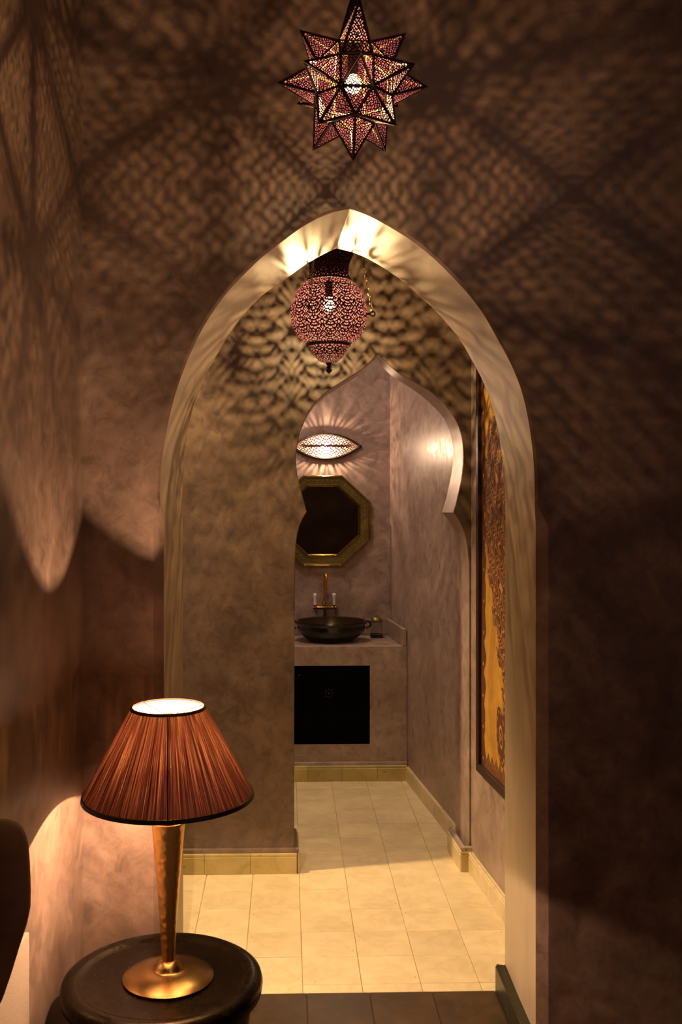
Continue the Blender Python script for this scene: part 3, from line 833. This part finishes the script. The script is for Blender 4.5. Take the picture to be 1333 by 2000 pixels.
# right upstand follows the skewed wall
b.add([(VXR-.022,VF,zct),(VXR,VF,zct),(xr_b,YB-.001,zct),(xr_b-.022,YB-.001,zct),(VXR-.022,VF,zu),(VXR,VF,zu),(xr_b,YB-.001,zu),(xr_b-.022,YB-.001,zu)],
      [(3,2,1,0),(4,5,6,7),(0,1,5,4),(1,2,6,5),(2,3,7,6),(3,0,4,7)])
b.box(VXL, xr_b-.018, YB-.024, YB-.002, zct, zu)
link('upstand', loc(b).me('upstand', bevel=.004), M_bath, van)
dr = link('cupboard_door', loc(MB().box(dxl+.001, dxr-.001, VF+.008, VF+.022, dz0+.001, dz1-.001)).me('door', bevel=.002), M_black, van, label='black iron cupboard door')
b = MB(); cxr, czr = at(643, 1355, VF).x, at(643, 1355, VF).z
for k in range(8):
    a = 2*pi*k/8; b.lathe([(.0001,-.003),(.004,-.002),(.005,0)], 8, (cxr+.022*cos(a), VF+.008, czr+.022*sin(a)), axis='Y')
b.lathe([(.0001,-.004),(.006,-.002),(.007,0)], 10, (cxr, VF+.008, czr), axis='Y')
link('rosette', loc(b).me('rosette', True), M_darkmetal, dr)
link('stud', loc(MB().lathe([(.0001,-.005),(.003,-.004),(.004,0)], 8, (at(585,1319,VF).x, VF+.008, at(585,1319,VF).z), axis='Y')).me('stud', True), M_brass, dr)
skirt('baseboard_vanity', (VXR, VF), (VXL, VF), M_skirt, M_bath, off=.2 - (VXR - at(737, 1520, VF).x) % .2)

# basin
by = 5.92; bc = at(647, 1240, by)
EY = .85
bas = empty('wash_basin', (bc.x, by, zct + .0005), 'black glazed round vessel basin with ring handles on the counter', 'basin')
hb = .122
link('bowl', MB().lathe([(.001,0),(.12,0),(.135,.006),(.165,.028),(.192,.055),(.203,.078),(.200,.094),(.203,.100),(.214,.108),(.216,.116),(.213,hb)], 72).me('bowl', True), M_basin, bas).scale.y = EY
isf = link('inner_surface', MB().lathe([(.212,hb),(.200,hb-.002),(.192,.09),(.175,.05),(.12,.02),(.02,.008),(.001,.008)], 72).me('inner', True), M_basin_in, bas, label='brown glazed inside of the bowl'); isf.scale.y = EY
for s in (-1, 1):
    pts = [(s*(.207+.030*sin(t)), 0, .100-.004 + .020*cos(t)) for t in [pi*k/10 for k in range(11)]]
    link('handle', MB().tube(pts, .006, 8).me('handle', True), M_basin, bas)
link('drain', MB().lathe([(.001,.010),(.02,.011),(.022,.009)], 24).me('drain', True), M_brass, bas)

# taps
fy = 6.122; fc = at(635, 1187, fy)
fau = empty('mixer_tap', (fc.x, fy, zct + .0005), 'brass and copper gooseneck mixer tap with two white ceramic levers', 'tap')
z0 = zct + .0005; mf = fy/1950
zf = lambda py: at(635, py, fy).z - z0
cbz = zf(1187)
link('column', MB().lathe([(.001,0),(.018,0),(.018,.006),(.015,.012),(.012,.04),(.010,cbz-.03),(.012,cbz)], 20).me('column', True), M_brass, fau)
hwid = 23*mf
link('crossbar', MB().lathe([(.001,-hwid),(.011,-hwid),(.012,-hwid+.008),(.009,-hwid+.014),(.011,-hwid+.03),(.009,-.02),(.013,-.01),(.013,.01),(.009,.02),(.011,hwid-.03),(.009,hwid-.014),(.012,hwid-.008),(.011,hwid),(.001,hwid)], 16, (0,0,cbz), axis='X').me('bar', True), M_brass, fau)
for s, u in ((-1, 615.5), (1, 653)):
    x = at(u, 1187, fy).x - fc.x
    lv_ = link('lever', MB().lathe([(.001,zf(1181.5)),(.0085,zf(1181.5)),(.0085,zf(1177)),(.0078,zf(1174)),(.0085,zf(1168)),(.0125,zf(1163)),(.0115,zf(1160.5)),(.006,zf(1159)),(.001,zf(1158.8))], 20, (x,0,0)).me('lever', True), M_ceramic, fau, label='white ceramic lever')
    link('lever_collar', MB().lathe([(.001,cbz+.008),(.012,cbz+.008),(.010,zf(1181)),(.001,zf(1181))], 16, (x,0,0)).me('collar', True), M_brass, fau)
sp = [(-.004,0,cbz+.01),(-.004,0,zf(1176)),(-.003,0,zf(1160)),(-.002,-.004,zf(1140))]
for k in range(9):
    t = pi*k/8; sp.append((-.002+.010*(1-cos(t))/2, -.004-.055*(1-cos(t))/2*1.0, zf(1132) + (zf(1120)-zf(1132))*sin(t)))
sp += [(.009,-.062,zf(1140)),(.009,-.063,zf(1151))]
link('spout', MB().tube(sp, [.0085]*2+[.0075]*(len(sp)-4)+[.009,.010], 12).me('spout', True), M_copper, fau, label='copper gooseneck spout')
link('spout_collar', MB().lathe([(.001,cbz+.010),(.012,cbz+.010),(.012,cbz+.022),(.009,cbz+.026),(.013,zf(1176)),(.009,zf(1174.5)),(.001,zf(1174.5))], 16, (-.004,0,0)).me('collar', True), M_brass, fau)

# soap dispenser
sy = 6.05; sc_ = at(735.5, 1240, sy)
soap = empty('soap_jar', (sc_.x, sy, zct + .0005), 'small clear glass jar with domed brass lid, right of the basin', 'jar')
hw_ = .036
link('jar_base', MB().box(-hw_-.001,hw_+.001,-hw_,hw_,0,.022).me('base', bevel=.002), M_darkmetal, soap)
b = MB(); q = hw_-.003
b.box(-q,q,-q,q,.022,.092); link('glass_body', b.me('glass', bevel=.002), M_glass, soap)
link('lid', MB().lathe([(.001,.092),(.036,.092),(.037,.099),(.035,.108),(.028,.118),(.016,.125),(.006,.127),(.006,.133),(.001,.135)], 24).me('lid', True), M_oldgold, soap)

# octagonal mirror
my = YB - .004; mc = at(630.5, 1016.5, my)
mir = empty('octagonal_mirror', (mc.x, my, mc.z), 'octagonal mirror with wide studded brass frame above the basin', 'mirror')
mp_ = my/1950
def octo(hx, hz, y, kx=.405, kz=.42):
    kx_, kz_ = hx*kx, hz*kz
    return [(kx_,y,hz),(hx,y,kz_),(hx,y,-kz_),(kx_,y,-hz),(-kx_,y,-hz),(-hx,y,-kz_),(-hx,y,kz_),(-kx_,y,hz)]
hx, hz = 93.5*mp_, 88.5*mp_; ix, iz = 70*mp_, 66.5*mp_
rings = [octo(hx,hz,0), octo(hx,hz,-.030), octo(hx-.012,hz-.012,-.034), octo(hx-.016,hz-.016,-.026), octo(ix+.012,iz+.012,-.026), octo(ix+.009,iz+.009,-.034), octo(ix,iz,-.012), octo(ix,iz,-.006)]
b = MB(); v = []; f = []
for r_ in rings: v += r_
for i in range(len(rings)-1):
    for k in range(8): f.append((i*8+k, i*8+(k+1) % 8, (i+1)*8+(k+1) % 8, (i+1)*8+k))
link('frame', b.add(v, f).me('frame'), M_oldgold, mir)
for nm, (qx, qz, qy) in (('inner_edge', (ix+.002, iz+.002, -.032)), ('outer_edge', (hx-.006, hz-.006, -.033))):
    link(nm, MB().tube(octo(qx, qz, qy), .0042, 4, True).me(nm), M_brass, mir)
link('glass', MB().add(octo(ix+.002,iz+.002,-.007), [tuple(range(8))]).add(octo(ix+.002,iz+.002,-.001), [tuple(range(8))]).me('glass'), M_mirror, mir)
mo = octo((hx+ix)/2,(hz+iz)/2,-.026); b = MB()
for k in range(8):
    p, q = Vector(mo[k]), Vector(mo[(k+1) % 8])
    for i in range(7):
        c = p.lerp(q, (i+.5)/7); b.lathe([(.0001,-.005),(.0032,-.003),(.004,0)], 6, tuple(c), axis='Y')
link('studs', b.me('studs', True), M_brass, mir, kind='stuff')

# pierced wall lamp
ly = YB - .002; lcx = at(637, 872, ly)
wl = empty('wall_lamp', (lcx.x, ly, lcx.z), 'spindle-shaped pierced metal wall lamp glowing above the octagonal mirror', 'lamp')
ml = (YB-.05)/1950; hl_ = 67*ml; hv = 24*ml; GAP = .007; dp = .075
ves = lambda s: max(0.0, (1 - abs(s)**2.1))**.95
P = []; Fv = []; ns, ntt = 260, 90
for i in range(ns+1):
    s = -1 + 2*i/ns; s *= .985; row = []; fr = []
    for j in range(ntt+1):
        t = -pi/2 + pi*j/ntt; wv_ = ves(s)
        row.append((s*hl_, -GAP - dp*cos(t)*wv_, hv*sin(t)*wv_))
        bd = max(abs(s) - .955, 0)*30
        yy = t*.06
        fr.append(max(fret(s*hl_*1.0, yy*.9+.1, .0170, .33), bd, (abs(t) - 1.50)*8, .05 - abs(t)*2 if abs(s) < .62 else -1))
    P.append(row); Fv.append(fr)
link('pierced_body', raw(pierce(MB(), P, Fv), 'body', [M_lantern], True), None, wl)
for sg in (-1, 1):
    pts = [(s*hl_, -GAP, sg*hv*ves(s)) for s in [-1+2*i/40 for i in range(41)]]
    link('rim', MB().tube(pts, .0075, 8).me('rim', True), M_darkmetal, wl)
for sg in (-1, 1):
    link('end_cap', MB().lathe([(.001,-.014),(.008,-.010),(.010,0),(.008,.010),(.001,.014)], 12, (sg*hl_, -GAP, 0), axis='X').me('cap', True), M_darkmetal, wl)
b = MB()
for sx in (-.10, .10): b.tube([(sx,-GAP,0),(sx,.001,0)], .004, 8)
link('bracket', b.box(-.11,.11,-GAP-.002,-GAP+.002,-.006,.006).me('bracket'), M_darkmetal, wl)
link('bulb', icos(.020, (-.005,-GAP-.030,-.014)), M_bulb, wl)
light('wall_lamp_filament', 'POINT', (lcx.x-.005, ly-GAP-.030, lcx.z-.014), 17, (1, .66, .42), .008)
